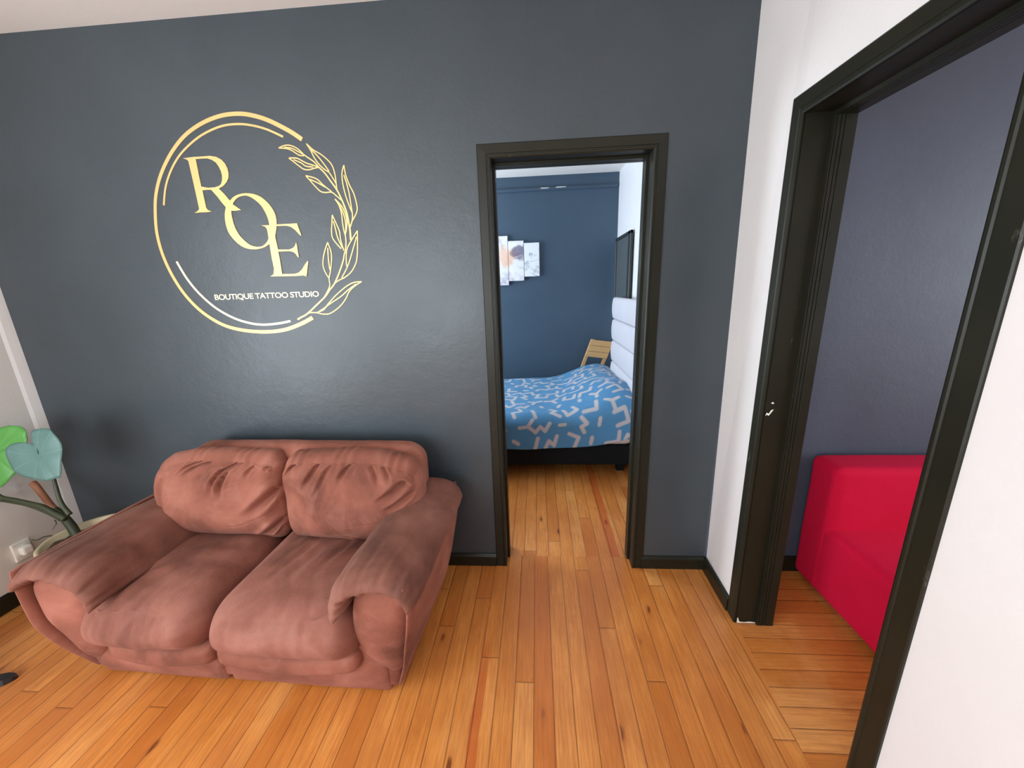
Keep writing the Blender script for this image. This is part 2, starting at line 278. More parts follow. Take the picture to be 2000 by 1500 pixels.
PLANT = {"leaf1":[[-2.021,-0.369,0.736],[-2.012,-0.351,0.804],[-2.014,-0.338,0.857],[-2.028,-0.327,0.906],[-2.052,-0.32,0.938],[-2.074,-0.318,0.952],[-2.117,-0.321,0.952],[-2.149,-0.325,0.944],[-2.161,-0.332,0.92],[-2.155,-0.339,0.891],[-2.123,-0.342,0.87],[-2.16,-0.342,0.884],[-2.202,-0.342,0.893],[-2.242,-0.347,0.886],[-2.265,-0.355,0.858],[-2.258,-0.366,0.817],[-2.234,-0.376,0.77],[-2.195,-0.381,0.74],[-2.145,-0.381,0.725],[-2.106,-0.379,0.72],[-2.071,-0.377,0.718],[-2.041,-0.373,0.727]],"att1":[-2.12,-0.333,0.825],"leaf2":[[-2.441,-0.259,0.92],[-2.393,-0.25,0.941],[-2.362,-0.248,0.943],[-2.325,-0.247,0.936],[-2.292,-0.25,0.915],[-2.287,-0.257,0.884],[-2.295,-0.264,0.859],[-2.342,-0.27,0.851],[-2.374,-0.281,0.816],[-2.357,-0.3,0.734],[-2.366,-0.309,0.704],[-2.398,-0.32,0.669],[-2.44,-0.326,0.655],[-2.481,-0.313,0.718],[-2.495,-0.291,0.81]],"att2":[-2.445,-0.267,0.81],"pet1":[[-2.077,-0.326,0.516],[-2.103,-0.32,0.547],[-2.126,-0.311,0.589],[-2.144,-0.296,0.651],[-2.159,-0.284,0.702],[-2.195,-0.273,0.755],[-2.225,-0.266,0.794]],"trunk":[[-2.194,-0.252,0.352],[-2.218,-0.244,0.391],[-2.254,-0.235,0.435],[-2.293,-0.229,0.469],[-2.32,-0.226,0.486]],"pet2":[[-2.124,-0.316,0.485],[-2.177,-0.313,0.512],[-2.229,-0.309,0.543],[-2.282,-0.309,0.56],[-2.362,-0.309,0.581],[-2.441,-0.309,0.601],[-2.472,-0.299,0.651],[-2.471,-0.272,0.755],[-2.459,-0.258,0.806]],"pet3":[[-2.17,-0.302,0.475],[-2.224,-0.298,0.502],[-2.282,-0.296,0.528],[-2.341,-0.295,0.548],[-2.406,-0.296,0.561],[-2.47,-0.298,0.571],[-2.508,-0.3,0.573]],"stub":[[-2.287,-0.229,0.469],[-2.32,-0.224,0.497],[-2.359,-0.214,0.548],[-2.397,-0.204,0.598],[-2.414,-0.201,0.614]],"root1":[[-2.272,-0.261,0.338],[-2.317,-0.262,0.347],[-2.362,-0.266,0.343],[-2.396,-0.272,0.328],[-2.424,-0.273,0.332]],"root2":[[-2.279,-0.257,0.437],[-2.271,-0.261,0.418],[-2.291,-0.27,0.389]]}
# ------------------------------------------------------------ the rooms
XL, XR, XR2, TH, H = -2.515, 1.0665, 1.2146, .148, 2.634
YD0, YD1, ZD = -.3467, -.9625, 2.024          # right-hand doorway
XD0, XD1, ZDF = 0.0, .684, 2.045              # doorway to the bedroom
def structure(name, mb, mat, **k): return mb.obj(name, mat, kind='structure', **k)
def plane(name, V, mat): return obj(name, V, [tuple(range(len(V)))], mat, kind='structure')
structure('wall_front', MB().box(XL-.15, XD0-.02, 0, TH, 0, H).box(XD1+.02, XR, 0, TH, 0, H).box(XD0-.02, XD1+.02, 0, TH, ZDF+.02, H), M_NAVY)
structure('wall_front', MB().box(XR, 3.75, 0, TH, 0, H), M_NAVY3)
# right wall of the room: its far strip is not quite plumb, as old plaster is
mb = MB()
mb.loft([[(XR+.012-.022*z/H, 0, z), (XR, YD0+.02, z), (XR2, YD0+.02, z), (XR2, 0, z)] for z in (0, H)])
mb.box(XR, XR2, -4, YD1-.02, 0, H).box(XR, XR2, YD1-.02, YD0+.02, ZD+.02, H)
structure('wall_right', mb, M_WHITE)
mb = MB().box(XL-.15, XL, -4.15, -3.12, 0, H).box(XL-.15, XL, -1.58, 0, 0, H).box(XL-.15, XL, -3.12, -1.58, 0, .35).box(XL-.15, XL, -3.12, -1.58, 2.32, H)
structure('wall_left', mb, M_GREYW)
mb = MB().box(XL-.15, -2.2, -4.15, -4, 0, H).box(-.5, XR2, -4.15, -4, 0, H).box(-2.2, -.5, -4.15, -4, 0, .65).box(-2.2, -.5, -4.15, -4, 2.25, H)
structure('wall_back', mb, M_WHITE)
structure('ceiling', MB().box(XL-.15, 3.75, -4.15, 2.75, H, H+.1), M_CREAM)
plane('floor', [(XL, 0.075, 0), (XL, -4, 0), (1.03, -4, 0), (1.03, -.93, 0), (XR, -.345, 0), (XR, 0.075, 0)], M_FLOOR)
plane('floor', [(XR, .05, 0), (XR, -.345, 0), (1.03, -.93, 0), (1.03, -4, 0), (3.6, -4, 0), (3.6, .05, 0)], M_FLOOR3)
plane('floor', [(XL, .075, 0), (XR, .075, 0), (XR, 2.6, 0), (XL, 2.6, 0)], M_FLOOR2)
# bedroom and right-hand room shells
structure('wall_back', MB().box(XL, XR+.15, 2.6, 2.75, 0, H), M_NAVY2)
structure('wall_right', MB().box(XR, XR2, TH, 2.6, 0, H), m_paint('bedroom_white_paint', (.76, .76, .80), (.80, .80, .83), .5, .08))
structure('wall_left', MB().box(-2.1, -1.95, TH, .8, 0, H).box(-2.1, -1.95, 2.35, 2.6, 0, H).box(-2.1, -1.95, .8, 2.35, 0, .7).box(-2.1, -1.95, .8, 2.35, 2.3, H), M_WHITE)
structure('wall_right', MB().box(3.6, 3.75, -4, -2.1, 0, H).box(3.6, 3.75, -.5, 0, 0, H).box(3.6, 3.75, -2.1, -.5, 0, .7).box(3.6, 3.75, -2.1, -.5, 2.3, H), M_WHITE)
structure('wall_back', MB().box(XR2, 3.6, -4.15, -4, 0, H), M_WHITE)
# painted picture moulding on the bedroom's far wall
mb = MB().loft([[(x, 2.6, 2.487), (x, 2.585, 2.49), (x, 2.578, 2.505), (x, 2.586, 2.522), (x, 2.6, 2.525)] for x in (XL, 1.052)])
tr = structure('trim_1', mb, M_NAVY2)
M_CHIP = m_simple('bare_plaster_chip', (.62, .60, .57), .8)
for x0, x1, z0 in ((.24, .34, 2.512), (.40, .52, 2.514)):
    V = [(x0, 2.5768, z0-.006), ((x0+x1)/2, 2.5768, z0-.008), (x1, 2.5768, z0-.004), (x1-.01, 2.5768, z0+.002), (x0+.02, 2.5768, z0+.003)]
    obj('paint_chip', V, [(0, 1, 2, 3, 4)], M_CHIP, tr)
# baseboards
def baseboard(name, a, b, n, h=.074, t=.0135, mat=M_TRIM):
    a = Vector(a); b = Vector(b); n = Vector(n)
    prof = [(0, 0), (t, 0), (t, h-.016), (t*.75, h-.008), (t*.4, h), (0, h)]
    mb = MB().loft([[tuple(p+n*u+Vector((0, 0, v))) for u, v in prof] for p in (a, b)])
    return structure(name, mb, mat)
baseboard('baseboard_front', (XL, 0, 0), (-.0579, 0, 0), (0, -1, 0))
baseboard('baseboard_front', (.73, 0, 0), (XR, 0, 0), (0, -1, 0))
baseboard('baseboard_right', (XR+.003, 0, 0), (XR, -.2815, 0), (-1, 0, 0))
structure('trim_2', MB().loft([[(XL, -.055, z), (XL+.0045, -.040, z), (XL+.007, -.015, z), (XL+.008, 0, z), (XL, 0, z)] for z in (.09, H)]), m_paint('corner_bead_paint', (.80, .78, .76), (.83, .81, .79), .5, .05))
baseboard('baseboard_left', (XL, 0, 0), (XL, -1.55, 0), (1, 0, 0), .09)
baseboard('baseboard_front', (XR2, 0, 0), (3.6, 0, 0), (0, -1, 0), .085)
baseboard('baseboard_right', (XR, -1.0273, 0), (XR, -4, 0), (-1, 0, 0))

# door frames: casing, jamb lining and stop, painted black
def uframe(prof_pts, w0, w1, zt, place):
    """mitred three-sided frame; prof = (outward from opening, depth) pairs"""
    P = []
    for s in range(4):
        ring = []
        for u, d in prof_pts:
            if s == 0: p = (w0-u, 0)
            elif s == 1: p = (w0-u, zt+u)
            elif s == 2: p = (w1+u, zt+u)
            else: p = (w1+u, 0)
            ring.append(place(p[0], d, p[1]))
        P.append(ring)
    return MB().loft(P)
CAS = [(0, 0), (0, .012), (.006, .017), (.012, .017), (.015, .011), (.020, .011), (.022, .0145), (.062, .0125), (.066, .009), (.066, 0)]
d1 = empty('door_1', ((XD0+XD1)/2, .05, 0), kind='structure')
k = .0579/.066
F = lambda a, d, z: (a, -d, z)
cas = [(u*k if i else 0, d*.75) for i, (u, d) in enumerate(CAS)]
uframe(cas, XD0, XD1, ZDF, F).obj('casing', M_TRIM, d1)
uframe([(0, 0), (.022, 0), (.022, TH+.01), (0, TH+.01)], XD0, XD1, ZDF, lambda a, d, z: (a, d-.002, z)).obj('jamb', M_TRIM, d1)
uframe([(-.012, 0), (.0, 0), (.0, .05), (-.012, .05), (-.012, .032), (-.008, .029), (-.012, .026)], XD0, XD1, ZDF, lambda a, d, z: (a, .06+d, z)).obj('stop', M_TRIM, d1)
uframe(CAS, XD0, XD1, ZDF, lambda a, d, z: (a, TH+d, z)).obj('casing', M_TRIM, d1)
d2 = empty('door_2', (XR+TH/2, (YD0+YD1)/2, 0), kind='structure')
# here the frame's horizontal axis runs along -y
G = lambda a, d, z: (XR-d, -a, z)
uframe([(u, d*.62) for u, d in CAS], -YD0, -YD1, ZD, G).obj('casing', M_TRIM, d2)
uframe([(0, 0), (.022, 0), (.022, TH+.01), (0, TH+.01)], -YD0, -YD1, ZD, lambda a, d, z: (XR-.002+d, -a, z)).obj('jamb', M_TRIM, d2)
st = [(-.014, 0), (0, 0), (0, .068), (-.014, .068), (-.014, .036), (-.009, .033), (-.014, .030), (-.014, .024), (-.009, .021), (-.014, .018), (-.014, .011), (-.009, .008), (-.014, .005)]
uframe(st, -YD0, -YD1, ZD, lambda a, d, z: (XR+.085+d, -a, z)).obj('stop', M_TRIM, d2)
# chipped paint on the jamb
M_CHIPW = m_simple('white_undercoat_chip', (.75, .73, .68), .6)
def chip(pts):   # x, z on the far jamb face
    V = [(x, YD0-.0006, z) for x, z in pts]
    obj('paint_chip', V, [tuple(range(len(V)))], M_CHIPW, d2)
CHIPS_HERE = 1
# window frames (unseen, they let daylight in; the back-wall one is added for fill)
M_WIN = m_simple('white_window_paint', (.75, .74, .72), .4)
def window(n, a0, a1, z0, z1, place):
    e = empty('window_%d' % n, place((a0+a1)/2, .07, z0), kind='structure')
    mb = MB()
    def bar(u0, u1, v0, v1):
        p, q = place(u0, .05, v0), place(u1, .09, v1)
        mb.box(min(p[0], q[0]), max(p[0], q[0]), min(p[1], q[1]), max(p[1], q[1]), v0, v1)
    for u in (a0, (a0+a1)/2-.025, a1-.05): bar(u, u+.05, z0, z1)
    bar(a0, a1, z0, z0+.05); bar(a0, a1, z1-.05, z1)
    mb.obj('window_frame', M_WIN, e)
window(1, -3.12, -1.58, .35, 2.32, lambda a, d, z: (XL-d, a, z))
window(2, -2.2, -.5, .65, 2.25, lambda a, d, z: (a, -4-d, z))  # back-wall window, added for fill
window(3, .8, 2.35, .7, 2.3, lambda a, d, z: (-1.95-d, a, z))
window(4, -2.1, -.5, .7, 2.3, lambda a, d, z: (3.6+d, a, z))

# ------------------------------------------------------------ gilt sign on the dark wall
def flat(loops, y0, y1, name, mat, parent):
    """filled polygon with holes, given thickness"""
    cu = bpy.data.curves.new(name, 'CURVE'); cu.dimensions = '2D'; cu.fill_mode = 'BOTH'; cu.extrude = (y1-y0)/2
    for lp in loops:
        sp = cu.splines.new('POLY'); sp.points.add(len(lp)-1); sp.use_cyclic_u = True
        for p, (x, z) in zip(sp.points, lp): p.co = (x, z, 0, 1)
    o = bpy.data.objects.new(name, cu); COL.objects.link(o)
    dg = bpy.context.evaluated_depsgraph_get(); me = bpy.data.meshes.new_from_object(o.evaluated_get(dg))
    bpy.data.objects.remove(o)
    V = [(v.co.x, (y0+y1)/2-v.co.z, v.co.y) for v in me.vertices]; Fc = [list(p.vertices) for p in me.polygons]
    bpy.data.meshes.remove(me)
    return obj(name, V, Fc, mat, parent)
def ribbon(mb, pts, wd, y0=-.0022, n=6, taper=False):
    P = [Vector((p[0], 0, p[1])) for p in spline(pts, n)]
    rings = []
    for i, p in enumerate(P):
        t = (P[min(i+1, len(P)-1)]-P[max(i-1, 0)]).normalized(); s = Vector((t.z, 0, -t.x))
        k = i/(len(P)-1); h = wd(k)/2 if callable(wd) else wd/2
        rings.append([p+s*h+Vector((0, y0, 0)), p-s*h+Vector((0, y0, 0)), p-s*h+Vector((0, -.0001, 0)), p+s*h+Vector((0, -.0001, 0))])
    mb.loft(rings)
sg = empty('wall_sign', (-1.13, 0, 1.80), 'gold line-drawn round emblem with letters and leaves on the dark wall above the brown sofa', 'sign')
for i, ch in enumerate('ROE'):
    e = flat([[tuple(q) for q in spline(lp, 4, True)] if ch == 'O' else [tuple(q) for q in lp] for lp in LOGO[ch]], -.0032-.0004*i, -.0001, 'letter', M_GOLD, sg)
    e['label'] = 'gold serif letter ' + ch
mb = MB(); ribbon(mb, LOGO['ring'], lambda k: .0185-.004*math.sin(PI*k), n=5); mb.obj('ring', M_GOLD, sg)
mb = MB(); ribbon(mb, LOGO['i1'], .0085); mb.obj('inner_ring_line', M_GOLD, sg)
mb = MB(); ribbon(mb, LOGO['i2'], .0105); mb.obj('inner_ring_line', M_GOLDP, sg)
mb = MB()
for i, b in enumerate(LOGO['branch']):
    big = i in (3, 19)
    ribbon(mb, b, (lambda k: .0052+.003*k) if big else .0050, y0=-.0018-.00002*i, n=5)
mb.obj('leafy_branch', M_GOLD, sg, label='gold outline branch of long pointed leaves')
def text_mesh(s, width, height):
    cu = bpy.data.curves.new('t', 'FONT'); cu.body = s; cu.size = 1; cu.extrude = .01; cu.space_character = .93; cu.offset = .012
    o = bpy.data.objects.new('t', cu); COL.objects.link(o)
    dg = bpy.context.evaluated_depsgraph_get(); me = bpy.data.meshes.new_from_object(o.evaluated_get(dg)); bpy.data.objects.remove(o)
    P = np.array([v.co[:] for v in me.vertices]); Fc = [list(p.vertices) for p in me.polygons]; bpy.data.meshes.remove(me)
    P[:, 0] = (P[:, 0]-P[:, 0].min())/np.ptp(P[:, 0])*width; P[:, 1] = (P[:, 1]-P[:, 1].min())/np.ptp(P[:, 1])*height
    return P, Fc
P, Fc = text_mesh('BOUTIQUE TATTOO STUDIO', .529, .031)
V = np.stack([-1.3805+P[:, 0], -.0012-P[:, 2]*.1, 1.491+P[:, 1]], 1)
obj('lettering', V, Fc, M_GOLDP, sg, label='small pale gold capitals reading BOUTIQUE TATTOO STUDIO')

# ------------------------------------------------------------ soft shapes
def sphere_grid(n):
    V = []; F = []; key = {}
    def vid(c):
        k = tuple(int(round(v*2*n)) for v in c)
        if k not in key: key[k] = len(V); V.append(c)
        return key[k]
    for ax in range(3):
        for sg_ in (-1, 1):
            for i in range(n):
                for j in range(n):
                    q = []
                    for a, b in ((i, j), (i+1, j), (i+1, j+1), (i, j+1)):
                        c = [0, 0, 0]; c[ax] = sg_; c[(ax+1) % 3] = 2*a/n-1; c[(ax+2) % 3] = 2*b/n-1; q.append(vid(c))
                    F.append(q if sg_ > 0 else q[::-1])
    return np.array(V, float), F
GRID = {}
def puff(center, half, r, n=40, fn=None, amp=.004, seed=0, squash=(1, 1, 1)):
    """rounded box: half sizes, radius r per axis; fn(c, p) shapes it, c in [-1,1]^3"""
    if n not in GRID: GRID[n] = sphere_grid(n)
    c, F = GRID[n]; c = c.copy()
    c2 = np.sign(c)*(1-(1-np.abs(c))**1.35)         # more points near the edges
    half = np.array(half, float); q = c2*half; rr = np.minimum(np.array(r if hasattr(r, '__len__') else (r, r, r)), half)
    inner = np.clip(q, -(half-rr), half-rr); d = (q-inner)/rr; L = np.linalg.norm(d, axis=1); L[L == 0] = 1
    p = inner+d/L[:, None]*rr*np.minimum(1, 1)
    if fn is not None: p = fn(c2, p)
    if amp:
        nz = np.array([[noise.noise(Vector((x*6+seed, y*6, z*6))), noise.noise(Vector((x*6, y*6+9+seed, z*6))), noise.noise(Vector((x*6, y*6, z*6+5+seed)))] for x, y, z in p])
        p = p+nz*amp
    return p+np.array(center), F
def seg_dist(U, V, pts):
    best = np.full(U.shape, 9.); tt = np.zeros(U.shape); n = len(pts)-1
    for i in range(n):
        a = np.array(pts[i]); b = np.array(pts[i+1]); ab = b-a
        t = np.clip(((U-a[0])*ab[0]+(V-a[1])*ab[1])/(ab@ab+1e-12), 0, 1)
        d = np.hypot(U-a[0]-t*ab[0], V-a[1]-t*ab[1]); m = d < best
        best = np.where(m, d, best); tt = np.where(m, (i+t)/n, tt)
    return best, tt
def creases(U, V, list_):
    h = np.zeros(U.shape)
    for pts, w_, dep in list_:
        d, t = seg_dist(U, V, pts); fade = np.minimum(1, (1-t)*2.2)*np.minimum(1, t*5+.5)
        h += dep*fade*(-np.exp(-(d/w_)**2)+.45*np.exp(-((d-1.9*w_)/w_)**2))
    return h

# ------------------------------------------------------------ brown sofa
SX = -1.012
so = empty('sofa', (SX, -.40, 0), 'brown suede two-seat sofa with bulging arms standing against the dark wall', 'sofa')
def sofa_warp(V):
    """the sofa stands a little askew to the wall"""
    V = np.array(V, float); a = -.030; x = V[:, 0]-SX; y = V[:, 1]+.10
    V[:, 0] = SX+x*math.cos(a)-y*math.sin(a); V[:, 1] = -.10+x*math.sin(a)+y*math.cos(a)
    return V
def part(name, V, F, mat=None, parent=None, **k): return obj(name, sofa_warp(V), F, mat or M_SUEDE, parent or so, True, **k)
def mpart(name, mb, **k): return part(name, mb.V, mb.F, **k)
# backrest frame
def fb(c, p):
    p[:, 1] -= .02*(1-c[:, 0]**2)*np.clip(c[:, 2], 0, 1); p[:, 2] += .012*(1-np.abs(c[:, 0])**3)*np.clip(c[:, 2], 0, 1); return p
V, F_ = puff((-.965, -.115, .45), (.605, .075, .345), (.10, .065, .085), 26, fb, .003, 3); part('backrest_frame', V, F_)
V, F_ = puff((SX, -.39, .165), (.68, .31, .14), .03, 10, None, 0); part('base', V, F_)
# seat cushions
def seat(x0, x1, seed, cr, yf=-.775):
    hx = (x1-x0)/2-.005; cx = (x0+x1)/2; yb = -.17
    def fn(c, p):
        top = np.clip(c[:, 2], 0, 1); fr = np.clip(-c[:, 1], 0, 1)
        p[:, 2] += .034*(1-c[:, 0]**4)**2*(1-c[:, 1]**2)**2*top
        p[:, 1] -= .024*fr*(1-c[:, 0]**4)**2*(1-c[:, 2]**2)**2
        h = 1.5*creases(c[:, 0], c[:, 1], cr)*np.clip(c[:, 2]*3, 0, 1)
        p[:, 2] += h
        U = c[:, 0]; h2 = creases(U, c[:, 2]-2, [([(u, -1.0), (u+.06, -2.2)], .045, .005) for u in (-.62, -.30, -.22, .05, .38)])
        p[:, 1] -= h2*fr
        return p
    V, F = puff((cx, (yf+yb)/2, .302), (hx, (yb-yf)/2, .107), (.080, .120, .104), 64, fn, .008, seed)
    return part('seat_cushion', V, F, M_SUEDE_SEAT)
seat(-1.565, -1.056, 4, [([(-.55, -.95), (-.35, -.4), (-.1, -.1)], .05, .007), ([(-.3, -.95), (-.05, -.45), (.25, -.1)], .05, .007), ([(.0, -.9), (.15, -.55)], .04, .005), ([(-.9, -.5), (-.7, .1)], .06, .008), ([(.4, .1), (.8, .3)], .1, .006)], -.785)
seat(-1.044, -.447, 11, [([(-.2, .2), (-.4, -.4)], .05, .006), ([(.0, .1), (-.15, -.45)], .05, .006), ([(.35, .3), (.15, -.3)], .05, .006), ([(.5, -.9), (.75, -.6)], .05, .006), ([(-.6, .5), (-.3, .6)], .1, .006)], -.785)
# back cushions, gathered along the top
def back(x0, x1, seed, cr, rx, outer):
    hx = (x1-x0)/2; cx = (x0+x1)/2
    def fn(c, p):
        fr = np.clip(-c[:, 1]*1.4, 0, 1)
        p[:, 1] -= .062*(1-c[:, 0]**4)**2*(1-c[:, 2]**2)**2*fr
        p[:, 1] -= .034*fr*np.exp(-((c[:, 2]+.35)/.42)**2)*(1-c[:, 0]**4)**2
        p[:, 1] += .10*(p[:, 2]+.2)*.35
        ou = c[:, 0]*outer; oc_ = np.clip((ou-.25)/.75, 0, 1)
        p[:, 2] -= oc_**2*(.045*np.clip(c[:, 2], 0, 1)-.075*np.clip(-c[:, 2], 0, 1)); p[:, 0] -= outer*.03*np.clip(-c[:, 2]-.2, 0, 1)*oc_
        p[:, 2] += .012*(1-c[:, 0]**2)*np.clip(c[:, 2], 0, 1)
        U, W = c[:, 0], c[:, 2]
        h = creases(U, W, cr)
        p[:, 1] -= h*fr
        g = .5+.5*np.sin(U*31+3*np.sin(U*9+seed)); p[:, 1] += .006*g*np.clip((W-.45)/.5, 0, 1)*fr
        p[:, 2] -= .006*g*np.clip((W-.8)/.2, 0, 1)
        return p
    V, F = puff((cx, -.245, .585), (hx, .095, .218), (rx, .092, .125), 100, fn, .006, seed)
    return part('back_cushion', V, F)
def px(pts, cx, hx, cy, hy): return [((x-cx)/hx, -(y-cy)/hy) for x, y in pts]
def cl(l, *a): return [(px(p, *a), w_*.9, d*1.75) for p, w_, d in l]
A = (438, 131, 961, 88)
back(-1.640, -.996, 2, cl([([(500, 878), (478, 896), (471, 925), (474, 945)], .035, .018), ([(470, 892), (456, 915), (452, 936)], .035, .018), ([(493, 876), (470, 897), (462, 905)], .03, .014),
    ([(436, 878), (410, 893), (384, 915)], .03, .013), ([(420, 877), (395, 890), (372, 915)], .035, .013), ([(527, 886), (518, 900), (516, 912)], .03, .012), ([(556, 882), (548, 895)], .03, .013),
    ([(566, 938), (545, 955), (520, 976)], .07, .024), ([(566, 1000), (545, 1018), (524, 1036)], .06, .02), ([(566, 972), (512, 988), (428, 991)], .012, .004), ([(350, 905), (345, 940), (352, 975)], .06, .01),
    ([(320, 985), (360, 1010)], .06, .008)], *A), .065, -1)
A = (703, 132, 961, 88)
back(-.994, -.337, 7, cl([([(604, 879), (596, 893), (588, 908)], .03, .014), ([(651, 880), (641, 905), (629, 932)], .035, .016), ([(676, 882), (668, 900), (660, 925), (650, 940)], .03, .012),
    ([(712, 880), (702, 900), (695, 915)], .035, .015), ([(750, 882), (762, 900), (770, 915)], .03, .012), ([(773, 880), (782, 896), (788, 912)], .03, .012), ([(812, 908), (792, 930), (768, 945)], .06, .02),
    ([(825, 930), (800, 950), (780, 960)], .05, .012), ([(830, 965), (760, 980), (690, 982)], .012, .004), ([(735, 1030), (720, 1015), (700, 1010)], .05, .014), ([(640, 1045), (636, 1030)], .05, .012), ([(668, 1045), (664, 1034)], .05, .01), ([(578, 890), (574, 960)], .05, -.006)], *A), .065, 1)
# front rail and the two base panels
for x0, x1 in ((-1.50, -1.045), (-1.035, -.468)):
    def fr_(c, p):
        p[:, 2] -= .020*(1-c[:, 0]**2); p[:, 1] -= .012*(1-c[:, 0]**2)*np.clip(-c[:, 1], 0, 1); return p
    V, F_ = puff(((x0+x1)/2, -.63, .185), ((x1-x0)/2, .118, .045), .035, 18, fr_, .003, x0); part('front_rail', V, F_)
for x0, x1 in ((-1.605, -1.052), (-1.040, -.372)):
    def fp(c, p):
        p[:, 1] -= .010*(1-c[:, 0]**2)*np.clip(-c[:, 1], 0, 1)*(1-c[:, 2]**2)-.018*np.clip(-c[:, 2], 0, 1)*.6; return p
    V, F_ = puff(((x0+x1)/2, -.66, .088), ((x1-x0)/2, .048, .080), .018, 20, fp, .004, x1); part('base_panel', V, F_)
# arms: a slab body with a puffed front, an outer panel, and a pad folded over the top
def mirror(V): V = np.array(V, float); V[:, 0] = 2*SX+.055-V[:, 0]; return V
def slant(V, q=.055):
    V = np.array(V); k = np.clip((.34-V[:, 2])/.30, 0, 1)**1.4*np.clip((-V[:, 1]-.15)/.6, 0, 1); V[:, 1] += q*k; return V
def capstrip(mb, nr, n):
    for r_ in (0, nr-1):
        for i in range(n//2-1): mb.F.append((r_*n+i, r_*n+i+1, r_*n+n-2-i, r_*n+n-1-i))
def arm(mir):
    seed = 5 if mir else 1
    m = mirror if mir else (lambda V: np.array(V, float))
    sec = spline([(-.470, .44), (-.482, .33), (-.468, .215), (-.425, .125), (-.372, .052), (-.345, .05), (-.300, .16), (-.262, .32), (-.246, .46), (-.27, .52), (-.36, .53), (-.44, .50)], 4, True)
    sec = np.array(sec); ctr = np.array([-.365, .31])
    st = [(-.10, .96), (-.14, 1), (-.25, 1), (-.40, 1), (-.52, 1), (-.60, 1), (-.665, .995), (-.695, .97), (-.715, .91), (-.729, .80), (-.739, .62), (-.745, .4), (-.748, .2), (-.749, .02)]
    st = [(a-(.022 if mir and a < -.5 else 0), b) for a, b in spline(st, 2)]
    rings = []
    for y, k_ in st:
        r_ = ctr+(sec-ctr)*k_
        rings.append([(x+.012*noise.noise(Vector((y*5+seed, z*5, 0))), y+.010*noise.noise(Vector((x*7, z*7, seed))), z) for x, z in r_])
    mb = MB().loft(rings); part('arm_body', slant(m(mb.V)), mb.F)
    # outer panel: the smooth fabric skin of the side, wrapping to a narrow edge in front
    oc = spline([(-.340, .045), (-.325, .085), (-.285, .19), (-.252, .33), (-.236, .46), (-.245, .53)], 6)
    oc = np.array(oc); rings = []
    for y in np.linspace(-.06, -.778, 22):
        tn = np.gradient(oc, axis=0); tn /= np.linalg.norm(tn, axis=1)[:, None]; nn = np.stack([tn[:, 1], -tn[:, 0]], 1)
        th = .016*min(1, math.sqrt(max(.02, 1-max(0, (-.765-y)/.014)**2))); bul = .010*math.sin(PI*min(1, max(0, (-.06-y)/.718)))
        zz = .030
        o_ = oc+nn*(th*.5+bul)[..., None] if False else oc+nn*(th*.5+bul); i_ = oc-nn*(th*.5-bul)
        loop = list(o_)+list(i_[::-1])
        rings.append([(x-.012*math.exp(-((z-.25)/.15)**2)*math.sin(y*9+seed), y, z+zz*z/.5) for x, z in loop])
    mb = MB().loft(rings, caps=False); capstrip(mb, len(rings), len(rings[0])); part('arm_side_panel', slant(m(mb.V), .08), mb.F)
    # pad
    if mir: C_ = [(-.530, .418), (-.522, .465), (-.492, .518), (-.43, .550), (-.36, .560), (-.29, .548), (-.250, .520), (-.226, .495)]
    else: C_ = [(-.500, .432), (-.498, .475), (-.474, .525), (-.42, .558), (-.345, .572), (-.28, .562), (-.243, .532), (-.234, .488)]
    C_ = np.array(spline(C_, 9)); tn = np.gradient(C_, axis=0); tn /= np.linalg.norm(tn, axis=1)[:, None]; nn = np.stack([-tn[:, 1], tn[:, 0]], 1)
    S = np.linspace(0, 1, len(C_)); rings = []
    ys = np.concatenate([np.linspace(-.09, -.712, 46), -.712-.078*np.sin(np.linspace(0, PI/2, 14))[1:]])
    wr = [(.10, .05, .9), (.22, .35, 1.2), (.34, .30, 1), (.47, .45, 1.3), (.60, .40, 1), (.73, .30, 1.2), (.86, .1, .8)]
    for y in ys:
        t = max(0, (-.712-y)/.078); e = math.sqrt(max(0.0, 1-t*t)); th = .058*max(.03, e)
        endt = np.minimum(1, np.sqrt(np.clip(S/.06, 0.02, 1)))*np.minimum(1, np.sqrt(np.clip((1-S)/.06, 0.02, 1)))
        rise = -.012*(y+.8)/.7
        sag = -.012*t*t
        h = np.zeros(len(S))
        for s0, sl, a_ in wr:
            d = (S-s0-(y+.80)*sl*.35)/.017
            h += -.012*a_*np.exp(-d*d)*math.exp(-(y+.80)/.085)+.004*a_*np.exp(-((d-2)**2))*math.exp(-(y+.80)/.10)
        lump = np.array([.009*noise.noise(Vector((s*4+seed*3, y*5, 1)))+.003*noise.noise(Vector((s*12, y*14, seed))) for s in S])
        h = h*(.35+.65*e)
        top = C_+nn*((th*.62*endt+h+lump)[:, None]); bot = C_-nn*((th*.55*endt-h-lump)[:, None])
        loop = np.concatenate([top, bot[::-1]])
        rings.append([(x, y, z+rise+sag) for x, z in loop])
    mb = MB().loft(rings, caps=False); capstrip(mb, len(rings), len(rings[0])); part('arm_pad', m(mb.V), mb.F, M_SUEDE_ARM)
arm(False); arm(True)

